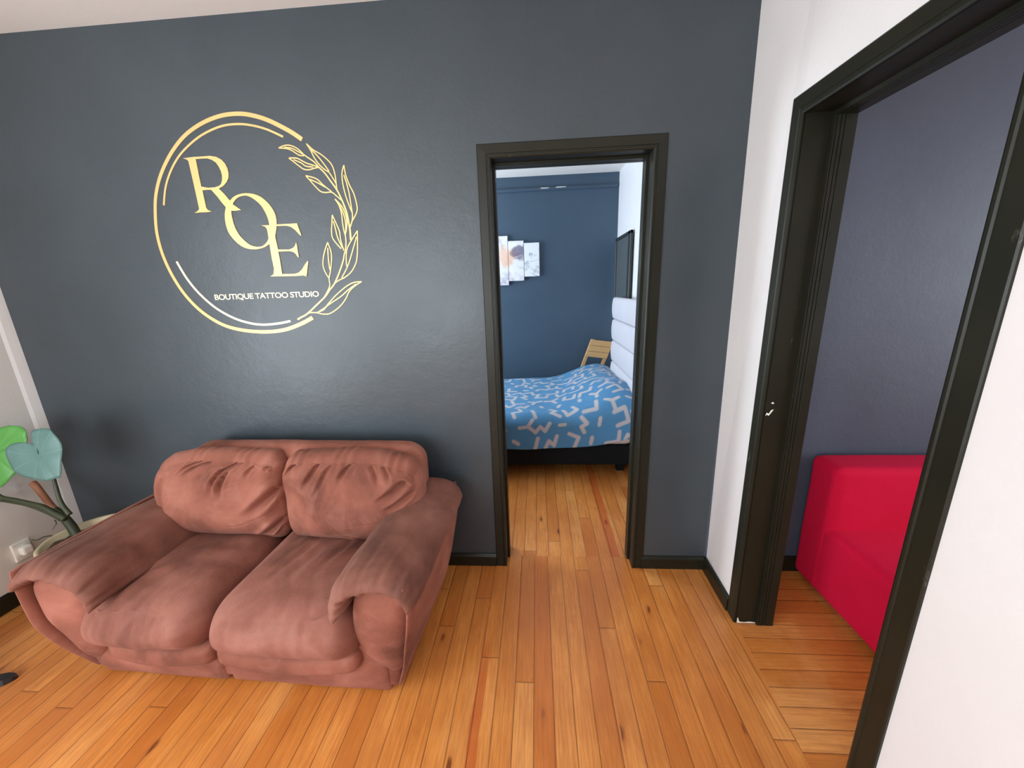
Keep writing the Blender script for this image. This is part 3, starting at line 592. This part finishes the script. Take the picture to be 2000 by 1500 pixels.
# ------------------------------------------------------------ red sofa in the right-hand room
rs = empty('red_sofa', (2.2, -.4, 0), 'crimson upholstered armless sofa seen through the right doorway, against the dark wall', 'sofa')
rs.name = 'sofa'
def rb(x0, x1, y0, y1, z0, z1, r, bz, by):
    def fn(c, p):
        ex = 1-np.abs(c[:, 0])**6; p[:, 2] += bz*ex*(1-c[:, 1]**2)*np.clip(c[:, 2], 0, 1); p[:, 1] -= by*ex*(1-c[:, 2]**2)*np.clip(-c[:, 1], 0, 1); return p
    return puff(((x0+x1)/2, (y0+y1)/2, (z0+z1)/2), ((x1-x0)/2, (y1-y0)/2, (z1-z0)/2), r, 44, fn, .0025, x0)
V, F_ = rb(1.508, 2.9, -.195, -.018, .03, .682, .034, 0, .012); obj('backrest', V, F_, M_RED, rs, True)
V, F_ = rb(1.511, 2.9, -.86, -.10, .028, .378, .036, .012, .015); obj('seat', V, F_, M_RED, rs, True)
M_DP = m_simple('dark_plastic', (.02, .02, .02), .4)
for x in (1.6, 2.8):
    for y in (-.09, -.75): MB().box(x-.02, x+.02, y-.02, y+.02, 0, .035).obj('foot', M_DP, rs)
# ------------------------------------------------------------ plant behind the sofa
M_POT = m_simple('cream_ceramic', (.62, .54, .34), .45, (.70, .62, .42), 12)
M_SOIL = m_simple('dark_potting_soil', (.05, .03, .02), .95, (.16, .11, .06), 60, .9)
pl = empty('potted_plant', (-2.085, -.265, 0), 'large-leaved elephant ear plant in a cream pot in the corner behind the brown sofa', 'plant')
MB().lathe([(.125, 0), (.145, .05), (.165, .2), (.176, .33), (.190, .345), (.192, .362), (.184, .370), (.174, .362), (.168, .340), (.150, .325)], -2.085, -.265, 48).obj('pot', M_POT, pl, True)
mb = MB(); n = 26; V = []; F_ = []
for i in range(9):
    for j in range(n):
        r_ = .168*i/8; a = 2*PI*j/n; x, y = -2.085+r_*math.cos(a), -.265+r_*math.sin(a)
        V.append((x, y, .338+.014*noise.noise(Vector((x*22, y*22, 0)))))
for i in range(8):
    for j in range(n): k_ = (j+1) % n; F_.append((i*n+j, i*n+k_, (i+1)*n+k_, (i+1)*n+j))
obj('soil', V, F_, M_SOIL, pl, True)
def m_leaf(name, c1_, c2_, vein):
    t = NT(name); n_ = t.noise(9, detail=4); c = t.mix(n_, c1_, c2_)
    uv = t.n('ShaderNodeUVMap').outputs[0]; u, v, _ = t.xyz(uv)
    s = t.math('ABSOLUTE', t.math('SINE', t.math('MULTIPLY', u, PI*11)))
    vn = t.ramp(s, [(.0, 1), (.10, 0)])
    c = t.mix(t.math('MULTIPLY', vn, .35), c, vein)
    m = t.done(c, .42, t.bump(s, .12, .005), Specular_IOR_Level=.5)
    t.b.inputs['Transmission Weight'].default_value = 0
    return m
ML1 = m_leaf('blue_green_leaf', (.065, .15, .135), (.12, .225, .21), (.30, .42, .39))
ML2 = m_leaf('bright_green_leaf', (.06, .26, .05), (.12, .38, .08), (.25, .50, .15))
M_STEM = m_simple('dark_green_stem', (.022, .030, .012), .5, (.045, .052, .022), 30)
M_CUT = m_simple('reddish_dry_stub', (.22, .085, .04), .6, (.36, .15, .07), 40)
def leaf(outline, att, mat, seed, depth=.022):
    O_ = [np.array(p) for p in spline(outline, 5, True)]; A_ = np.array(att); n_ = len(O_)
    nrm = np.zeros(3)
    for i in range(n_): nrm += np.cross(O_[i]-A_, O_[(i+1) % n_]-A_)
    nrm /= np.linalg.norm(nrm)
    cam_ = np.array(SC.camera.location); 
    if nrm@(cam_-A_) < 0: nrm = -nrm
    R_ = 9; V = [A_]; UV = [(0, 0)]
    for i in range(1, R_+1):
        k_ = i/R_
        for j in range(n_):
            p = A_+(O_[j]-A_)*k_; rip = .0025*math.sin(j/n_*2*PI*7+seed)*k_
            p = p-nrm*(depth*k_**2)+nrm*(rip+.012*noise.noise(Vector(p*9))); V.append(p); UV.append((j/n_, k_))
    F__ = [(0, 1+j, 1+(j+1) % n_) for j in range(n_)]
    for i in range(R_-1):
        for j in range(n_):
            a, b = 1+i*n_+j, 1+i*n_+(j+1) % n_; F__.append((a, b, b+n_, a+n_))
    o = obj('leaf', V, F__, mat, pl, True)
    uvl = o.data.uv_layers.new(name='UVMap')
    for l in o.data.loops: uvl.data[l.index].uv = UV[l.vertex_index]
    so_ = o.modifiers.new('s', 'SOLIDIFY'); so_.thickness = .0025
    return o
leaf(PLANT['leaf1'], PLANT['att1'], ML1, 0)['label'] = 'blue-green leaf facing the room'
leaf(PLANT['leaf2'], PLANT['att2'], ML2, 2)['label'] = 'bright green leaf cut by the left edge'
def stem(name, pts, r0, r1, mat=M_STEM, n_=5):
    P = spline(pts, n_); MB().tube(P, [r0+(r1-r0)*i/(len(P)-1) for i in range(len(P))], 10).obj(name, mat, pl, True)
stem('trunk', [(-2.165, -.255, .33)]+PLANT['trunk'][0:], .022, .017)
stem('leaf_stalk', PLANT['pet1'], .011, .005); stem('leaf_stalk', PLANT['pet2'], .014, .005); stem('leaf_stalk', PLANT['pet3'], .011, .005)
P = PLANT['stub']; stem('cut_stalk', P, .013, .0155, M_CUT)
stem('root', PLANT['root1'], .004, .0015, M_STEM); stem('root', PLANT['root2'], .003, .001, M_STEM)

# ------------------------------------------------------------ wall outlet, left wall
M_PLAST = m_simple('white_plastic', (.78, .77, .72), .35)
oe = empty('wall_outlet', (XL, -.262, .262), 'white wall outlet low on the left wall beside the plant pot', 'outlet')
MB().box(XL, XL+.012, -.305, -.232, .215, .315, .004).obj('cover_plate', M_PLAST, oe)
MB().box(XL+.012, XL+.045, -.290, -.248, .245, .290, .008).obj('plug', M_PLAST, oe)

# ------------------------------------------------------------ dark base peeping in at the left edge
M_DARK = m_simple('black_lacquered_wood', (.012, .010, .012), .35)
sb = empty('side_table', (-2.255, -.86, 0), 'black table base tip on the floor at the left edge, in front of the sofa', 'table')
mb = MB()
for a in (.52, 2.4, 4.4):
    dx, dy = math.cos(a), math.sin(a); q = (-dy, dx); r_ = []
    for t, wd, hh in ((.0, .035, .06), (.1, .034, .05), (.2, .030, .035), (.27, .024, .024), (.292, .014, .018), (.30, .004, .012)):
        cx, cy = -2.255+dx*t, -.86+dy*t
        r_.append([(cx+q[0]*wd, cy+q[1]*wd, 0), (cx-q[0]*wd, cy-q[1]*wd, 0), (cx-q[0]*wd*.8, cy-q[1]*wd*.8, hh), (cx+q[0]*wd*.8, cy+q[1]*wd*.8, hh)])
    MB().loft(r_).obj('foot', M_DARK, sb)
MB().tube([(-2.255, -.86, .01), (-2.255, -.86, .50)], .022, 20).obj('column', M_DARK, sb, True)
MB().lathe([(.001, .50), (.17, .50), (.18, .507), (.18, .518), (.17, .525), (.001, .525)], -2.255, -.86, 48).obj('table_top', M_DARK, sb)

# ------------------------------------------------------------ bedroom
M_BEDF = m_simple('black_bed_fabric', (.008, .009, .010), .8, Specular_IOR_Level=.1)
M_MATT = m_simple('beige_sheet', (.60, .50, .44), .8, (.70, .60, .54), 6)
M_HEAD = m_simple('pale_grey_leatherette', (.56, .55, .60), .5, (.62, .61, .66), 5)
M_GREYP = m_simple('grey_pillow_cotton', (.42, .40, .41), .85, (.50, .48, .48), 7)
bd = empty('bed', (.0, 1.65, 0), 'low black upholstered bed with a channelled pale headboard, seen through the bedroom doorway', 'bed')
MB().box(-.95, .955, 1.03, 2.29, .10, .268, .012).obj('bed_frame', M_BEDF, bd)
for x in (-.9, .86):
    for y in (1.16, 2.2): MB().box(x-.03, x+.03, y-.03, y+.03, 0, .11).obj('leg', M_BEDF, bd)
V, F_ = puff((0, 1.66, .375), (.935, .615, .12), .05, 16, None, .003); obj('mattress', V, F_, M_MATT, bd, True)
hb = MB().box(.985, 1.022, .99, 2.135, .08, 1.37, .01).obj('headboard', M_BEDF, bd)
for i in range(6):
    z0 = 1.385-.212*(i+1); z1 = z0+.212
    def fh(c, p): p[:, 0] -= .012*(1-c[:, 2]**2)*np.clip(-c[:, 0], 0, 1); return p
    V, F_ = puff((.968, 1.555, (z0+z1)/2), (.026, .545, .105), .018, 14, fh, 0); obj('headboard_channel', V, F_, M_HEAD, hb, True)
# pillow under the cover
V, F_ = puff((.68, 2.00, .545), (.21, .22, .045), (.12, .12, .06), 20, None, .006, 8)
obj('pillow', V, F_, M_GREYP, None, True, origin=(.68, 2.02, .49), label='grey pillow under the head end of the blue patterned duvet, by the headboard', cat='pillow')
# rumpled beige sheet edge along the headboard
# duvet
random.seed(5); NX, NY = 330, 330
sx = np.linspace(-.93, .945, NX); L1 = .30; tt = np.linspace(0, L1+1.30+.05, NY)
def duvet_point(x, t):
    hump = .15*math.exp(-((x-.80)/.30)**2)*min(1, max(0, (t-.05)/.55))**.8
    hump += .05*math.exp(-((x-.9)/.25)**2)*math.exp(-((t-.45)/.3)**2)
    hem = .258+.085*max(0, min(1, (x-.30)/.6))**1.3+.006*math.sin(x*9)
    top = .535+hump+.010*noise.noise(Vector((x*3.5, t*3.5, 0)))+.004*noise.noise(Vector((x*11, t*9, 2)))
    r = .07
    y0 = .985
    fold = .016*math.sin(x*10+1.2*math.sin(x*4))*max(0, 1-t/L1)
    fold += .02*math.exp(-((x-.55+.9*(t-.15))/.10)**2)*max(0, 1-abs(t-.15)/.3)
    if t < L1:
        k = t/L1; z = hem+(top-hem)*math.sin(k*PI/2)**1.1 if k < 1 else top
        y = y0-fold+.075*max(0, (k-.55)/.45)**2
        z = hem+(top-hem)*(1-(1-k)**1.35)
    else:
        y = y0+.075+(t-L1)*.985; z = top
        d = y-2.23
        if d > 0: z -= d*d*6
    xe = x
    return (xe, y, z)
DV = np.array([duvet_point(x, t) for t in tt for x in sx])
F_ = [(j*NX+i, j*NX+i+1, (j+1)*NX+i+1, (j+1)*NX+i) for j in range(NY-1) for i in range(NX-1)]
# strokes of the woven pattern
Ux, Ut = np.meshgrid(sx, tt); S_ = np.full(Ux.shape, 9.)
shapes = [[[(-.5, 0), (.5, 0)]], [[(-.5, -.4), (-.5, .4), (.5, .4)]], [[(-.6, .4), (0, .4), (0, -.4), (.6, -.4)]], [[(0, -.5), (0, .1), (-.45, .5)], [(0, .1), (.45, .5)]],
          [[(-.45, -.4), (-.45, .4), (.45, .4), (.45, -.4)]], [[(-.4, .4), (0, -.3), (.4, .4)]], [[(-.2, 0), (.2, 0)]], [[(-.5, -.3), (-.1, .3), (.2, -.1), (.6, .3)]], [[(-.2, 0), (.2, 0)]]]
st = .150
for gi in range(-8, 9):
    for gj in range(-1, 15):
        cx = gi*st+random.uniform(-.02, .02)+(gj % 2)*st*.5; cy = gj*st*.92+.04+random.uniform(-.02, .02)
        a = random.choice([0, PI/2, PI, -PI/2])+random.uniform(-.5, .5); sc = random.uniform(.092, .112)
        for pl_ in random.choice(shapes):
            pts = [(cx+sc*(x*math.cos(a)-y*math.sin(a)), cy+sc*(x*math.sin(a)+y*math.cos(a))) for x, y in pl_]
            lo = np.min(pts, 0)-.03; hi = np.max(pts, 0)+.03
            m = (Ux > lo[0]) & (Ux < hi[0]) & (Ut > lo[1]) & (Ut < hi[1])
            if m.any():
                d, _ = seg_dist(Ux[m], Ut[m], pts); S_[m] = np.minimum(S_[m], d)
mask = np.clip((.0165-S_)/.004, 0, 1).ravel()
def m_duvet():
    t = NT('blue_cotton_with_grey_strokes'); at = t.n('ShaderNodeAttribute', attribute_name='stroke')
    c = t.mix(at.outputs['Fac'], t.mix(t.noise(8), (.055, .20, .38), (.07, .24, .44)), (.46, .43, .45))
    w_ = t.noise(500, detail=2)
    return t.done(c, .75, t.bump(t.math('ADD', w_, t.math('MULTIPLY', t.noise(18, detail=4), 3)), .2, .004), Sheen_Weight=.12, Sheen_Tint=(.7, .88, 1, 1), Sheen_Roughness=.4)
du = obj('duvet', DV, F_, m_duvet(), None, True, origin=(0, 1.65, .3), label='blue duvet with pale grey brush-stroke pattern spread over the bed', cat='duvet')
at = du.data.attributes.new('stroke', 'FLOAT', 'POINT'); at.data.foreach_set('value', mask.astype(np.float32))
md = du.modifiers.new('thick', 'SOLIDIFY'); md.thickness = .012; md.offset = -1
# folding chair leaning in the far corner
M_PINE = m_simple('light_pine', (.60, .34, .13), .5, (.70, .43, .19), 14)
ch = empty('wooden_chair', (.62, 2.43, 0), 'light wooden slatted chair behind the bed in the far corner of the bedroom', 'chair')
def bar(mb, a, b, wx, wy):
    a = Vector(a); b = Vector(b); r_ = []
    for p in (a, b): r_.append([(p.x-wx, p.y-wy, p.z), (p.x+wx, p.y-wy, p.z), (p.x+wx, p.y+wy, p.z), (p.x-wx, p.y+wy, p.z)])
    return mb.loft(r_)
PT = lambda s, z: (.80+s*.215-(.925-z)*.36, 2.43, z)
for s in (0, 1): bar(MB(), PT(s, 0), PT(s, .925-.035*s), .017, .020).obj('leg', M_PINE, ch)
for i in range(3):
    z1 = .925-.062*i; z0 = z1-.058; r_ = []
    a, b = PT(0, z1), PT(1, z1-.033); c, d = PT(0, z0), PT(1, z0-.033)
    MB().loft([[(q[0]-.016, q[1]-.036, q[2]), (r[0]+.016, r[1]-.036, r[2]), (r[0]+.016, r[1]-.020, r[2]), (q[0]-.016, q[1]-.020, q[2])] for q, r in ((c, d), (a, b))]).obj('back_slat', M_PINE, ch)
r_ = []
for z in (.30, .345): r_.append([(PT(0, z)[0], 2.33, z), (PT(1, z)[0], 2.33, z), (PT(1, z)[0], 2.42, z), (PT(0, z)[0], 2.42, z)])
MB().loft(r_).obj('stretcher', M_PINE, ch)
# canvas panels
def m_canvas(i):
    t = NT('marbled_abstract_canvas_%s' % 'abc'[i])
    n1 = t.noise(3.2, vec=t.scale(t.co(), (1, 1, 1), (2.1, 0, .4)), detail=6, rough=.62, dist=1.6)
    c = t.ramp(n1, [(.30, (.20, .17, .26)), (.42, (.52, .50, .58)), (.52, (.80, .80, .84)), (.75, (.86, .88, .90))])
    if i != 2:
        x, y, z = t.xyz(t.co()); d = t.math('ADD', t.math('POWER', t.math('DIVIDE', t.math('ADD', x, .13), .10), 2), t.math('POWER', t.math('DIVIDE', t.math('SUBTRACT', z, 1.84), .13), 2))
        c = t.mix(t.math('MULTIPLY', t.ramp(t.math('ADD', t.math('MULTIPLY', d, .5), t.math('MULTIPLY', t.math('SUBTRACT', n1, .5), 2.0)), [(.25, 1), (.62, 0)]), .75), c, (.85, .52, .34))
        d2_ = t.math('ADD', t.math('POWER', t.math('DIVIDE', t.math('SUBTRACT', x, -.01), .07), 2), t.math('POWER', t.math('DIVIDE', t.math('SUBTRACT', z, 1.91), .09), 2))
        c = t.mix(t.math('MULTIPLY', t.ramp(t.math('ADD', t.math('MULTIPLY', d2_, .4), t.math('MULTIPLY', t.math('SUBTRACT', n1, .5), 3.0)), [(.2, 1), (.6, 0)]), .8), c, (.13, .11, .19))
    else:
        v = t.math('ABSOLUTE', t.math('SUBTRACT', t.noise(4, detail=5, dist=1.2), .5)); c = t.mix(t.ramp(v, [(0, 1), (.02, 0)]), (.80, .83, .86), (.33, .40, .46))
    return t.done(c, .5)
for i, (x0, x1, z0, z1, lab) in enumerate([(-.31, -.1175, 1.534, 2.052, 'tallest marbled canvas of the wall set, cut off by the door frame'), (-.113, .055, 1.578, 1.998, 'middle canvas of the marbled wall set with violet and peach clouds'), (.060, .226, 1.620, 1.972, 'shortest pale marbled canvas, rightmost of the wall set')]):
    MB().box(x0, x1, 2.565, 2.5985, z0, z1, .002, 1).obj('wall_canvas', m_canvas(i), None, origin=((x0+x1)/2, 2.598, (z0+z1)/2), label=lab, cat='picture', group='marbled canvas panels on the bedroom wall')
# dark framed panel over the headboard
fr = empty('picture_frame', (XR-.01, 2.15, 1.68), 'black framed dark panel on the white bedroom wall above the headboard', 'picture')
M_FRM = m_simple('black_frame_wood', (.018, .022, .020), .4)
y0, y1, z0, z1 = 1.84, 2.50, 1.30, 1.97
mb = MB().box(1.028, 1.052, y0, y0+.085, z0, z1, .003, 1).box(1.028, 1.052, y1-.03, y1, z0, z1, .003, 1).box(1.028, 1.052, y0, y1, z1-.03, z1, .003, 1).box(1.028, 1.052, y0, y1, z0, z0+.03, .003, 1)
mb.obj('frame', M_FRM, fr)
MB().box(1.040, 1.050, y0+.03, y1-.02, z0+.02, z1-.02).obj('panel', m_simple('dark_grey_panel', (.075, .088, .095), .35), fr)
# white chips on the right jamb
def jc(pts):
    obj('paint_chip', [(x, YD0-.0028, z) for x, z in pts], [tuple(range(len(pts)))], M_CHIPW, d2)
jc([(1.069, .992), (1.073, 1.004), (1.082, 1.001), (1.088, 1.015), (1.098, 1.018), (1.090, 1.004), (1.082, .992), (1.075, .996)])
jc([(1.084, 1.044), (1.090, 1.040), (1.097, 1.041), (1.091, 1.048)])
jc([(1.070, .002), (1.110, .002), (1.150, .002), (1.150, .006), (1.125, .010), (1.100, .006), (1.080, .009), (1.073, .03), (1.070, .03)])
